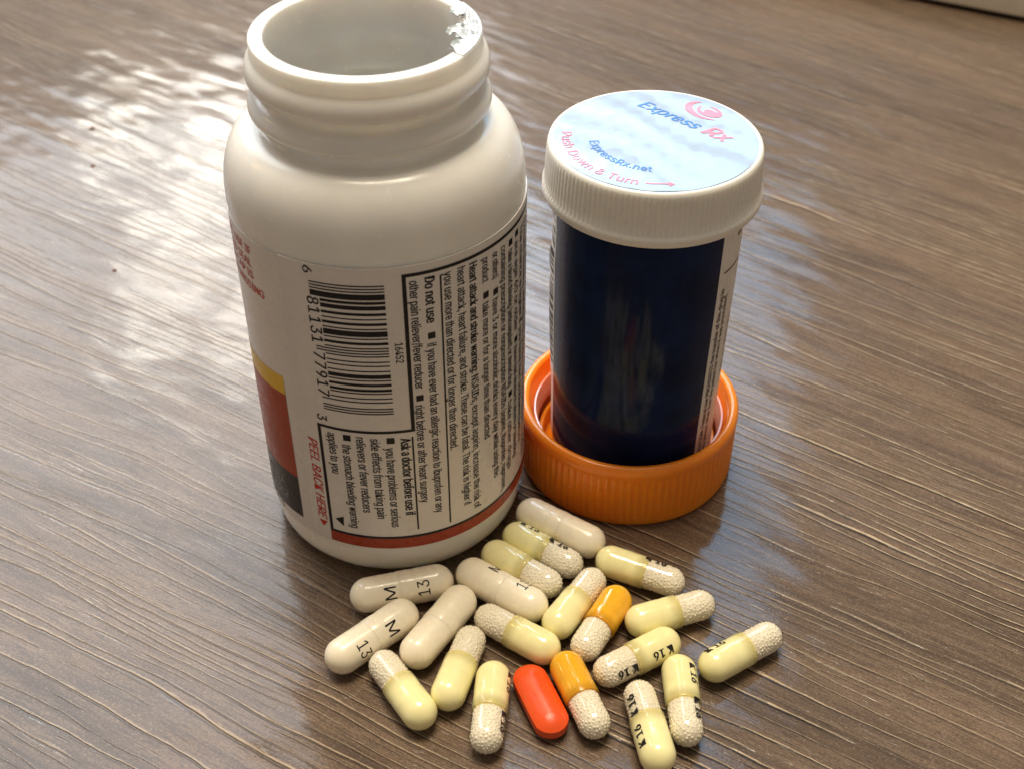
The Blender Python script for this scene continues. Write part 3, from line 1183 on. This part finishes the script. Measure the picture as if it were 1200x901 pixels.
KH, KL, KB = 1.65, 4.0, 0.045
K = lambda x, roll, mode: ('K 16', x, roll, mode, KH, KL, KB)
T13 = lambda x, roll, mode: ('13', x, roll, mode, 2.3, 2.9, 0.004)
TM = lambda x, roll, mode: ('M', x, roll, mode, 2.3, 2.5, -0.02)
GW, GY, GO = 'plain ivory capsules in the pile', 'yellow capsules filled with beads', 'orange capsules filled with beads'
caps = [
    (1, 'white', (9.81, -48.72), -33.0, False, None, 'plain ivory capsule lying against the front of the orange cap', GW),
    (4, 'white', (-1.84, -64.98), -33.5, False, [TM(-2.5, 34, 'tops-x'), T13(4.2, 26, 'tops-x')], 'ivory capsule with dark print along its upper edge, right of the capsule reading 13', GW),
    (5, 'white', (-20.77, -64.70), 14.1, True, [TM(-2.5, -50, 'tops-x'), T13(3.8, -52, 'tops-x')], 'ivory capsule printed M and 13 touching the foot of the white bottle', GW),
    (6, 'white', (-25.39, -76.07), 42.0, True, [T13(-3.6, -57, 'tops+x'), TM(2.9, -50, 'tops+x')], 'ivory capsule printed 13 and M, leftmost of the pile', GW),
    (7, 'white', (-13.34, -73.79), 57.8, True, None, 'blank ivory capsule with no print between the M capsule and the yellow ones', GW),
    (2, 'yellow', (6.18, -54.51), -34.6, False, [K(-4.0, 33, '+x'), K(3.0, 27, '+x')], 'yellow and beaded capsule beside the blank ivory one under the orange cap', GY),
    (3, 'yellow', (2.05, -59.50), -35.3, False, None, 'yellow and beaded capsule between the ivory capsule and the one with faint K 16 print', GY),
    (8, 'yellow', (1.05, -75.13), -33.7, True, None, 'yellow capsule in the middle of the pile with its beaded end pointing left', GY),
    (9, 'yellow', (12.07, -67.75), 56.7, False, None, 'yellow capsule lying alongside the upper orange one, beaded end up', GY),
    (11, 'yellow', (24.99, -59.89), -23.8, False, [K(2.6, 30, '+x')], 'yellow capsule whose beaded end points right, nearest to the front right of the orange cap', GY),
    (12, 'yellow', (29.88, -70.18), 19.4, False, None, 'yellow capsule with a clear shiny beaded end above the K 16 capsules', GY),
    (13, 'yellow', (22.82, -80.44), 30.1, True, [K(3.9, -57, '-x'), K(-3.7, -64, '-x')], 'yellow capsule lying crosswise with K 16 printed twice upside down', GY),
    (14, 'yellow', (41.86, -78.96), 31.9, False, [K(-4.9, 38, '+x')], 'yellow capsule lying alone at the far right of the pile', GY),
    (15, 'yellow', (-19.22, -87.52), -55.3, True, None, 'yellow capsule below the 13 M capsule, beaded end at upper left', GY),
    (16, 'yellow', (-9.20, -82.76), 73.1, False, None, 'yellow capsule below the blank ivory one, grey beaded end on top', GY),
    (17, 'yellow', (-3.57, -91.20), 85.4, True, [K(4.4, -72, '-x'), K(-3.9, -64, '-x')], 'upright yellow capsule left of the red tablet with print along its right side', GY),
    (20, 'yellow', (23.75, -94.90), -80.1, True, [K(-3.1, -48, '-x'), K(3.1, -52, '-x')], 'lowest yellow capsule with K 16 printed twice up its left side', GY),
    (21, 'yellow', (30.18, -89.60), -89.4, False, [K(-3.9, 44, '+x'), K(3.2, 46, '+x')], 'upright yellow capsule printed down its right edge, right of the lowest capsule', GY),
    (10, 'orange', (16.73, -72.66), 59.9, True, None, 'orange and beaded capsule higher in the pile, orange end pointing up right', GO),
    (19, 'orange', (12.26, -88.58), -69.3, False, None, 'orange and beaded capsule lying against the red tablet', GO),
]
for c in caps:
    make_capsule(*c)

# ------------------------------------------------------------------ the red tablet
tz = MB()
hl, hw = 4.3, 3.15
lay_ = [(2.9, 0.02), (2.0, 0.18), (1.1, 0.55), (0.40, 1.05), (0.0, 1.45), (0.0, 3.1), (0.42, 3.5), (1.1, 4.0), (2.0, 4.38), (2.9, 4.55)]
vs, fs = [], []
nn = 48
for ins, z in lay_:
    for i in range(nn):
        t = 2 * PI * i / nn
        c, s = math.cos(t), math.sin(t)
        r = hw - ins
        vs.append(((hl + 0.1 - 0.10 * ins) * (1 if c > 0 else -1) * min(1, abs(c) * 6) + r * c, r * s, z))
for k in range(len(lay_) - 1):
    for i in range(nn):
        j = (i + 1) % nn
        fs.append((k * nn + i, k * nn + j, (k + 1) * nn + j, (k + 1) * nn + i))
fs.append(tuple(range(nn - 1, -1, -1)))
fs.append(tuple(range((len(lay_) - 1) * nn, len(lay_) * nn)))
tz.add(vs, fs)
tab = tz.build('red_tablet', M['red_coat'], smooth=True, sharp=28, recalc=True)
tab.location = Vector((5.23, -89.32, 0.0)) * MM
tab.rotation_euler = (0, 0, R_(-67.7))
tab['label'] = 'smooth bright red oblong tablet at the bottom of the pile'
tab['category'] = 'tablet'

# ------------------------------------------------------------------ crumbs on the table
M['crumb'] = plastic('reddish_crumb', (0.26, 0.12, 0.08), 0.7, 0.2, vscale=3)
random.seed(21)
for (cx, cy, sz_, lab) in ((-129.5, 121.8, 0.45, 'tiny reddish crumb far left on the table, farther back of the two reddish specks'),
                          (-123.3, 99.0, 0.45, 'tiny reddish crumb far left on the table, nearer of the two reddish specks'),
                          (-103.7, 45.5, 0.42, 'tiny dark crumb on the shiny wood left of the white bottle shoulder')):
    mb = MB()
    mb.add([(v[0] * sz_ * 1.5 * random.uniform(0.7, 1.2), v[1] * sz_ * random.uniform(0.7, 1.2), (v[2] + 0.8) * sz_ * 0.6) for v in ICO[0]], ICO[1])
    c = mb.build('crumb', M['crumb'], smooth=False)
    c.location = (cx * MM, cy * MM, 0)
    c['label'] = lab
    c['category'] = 'crumb'
    c['group'] = 'crumbs on the table'
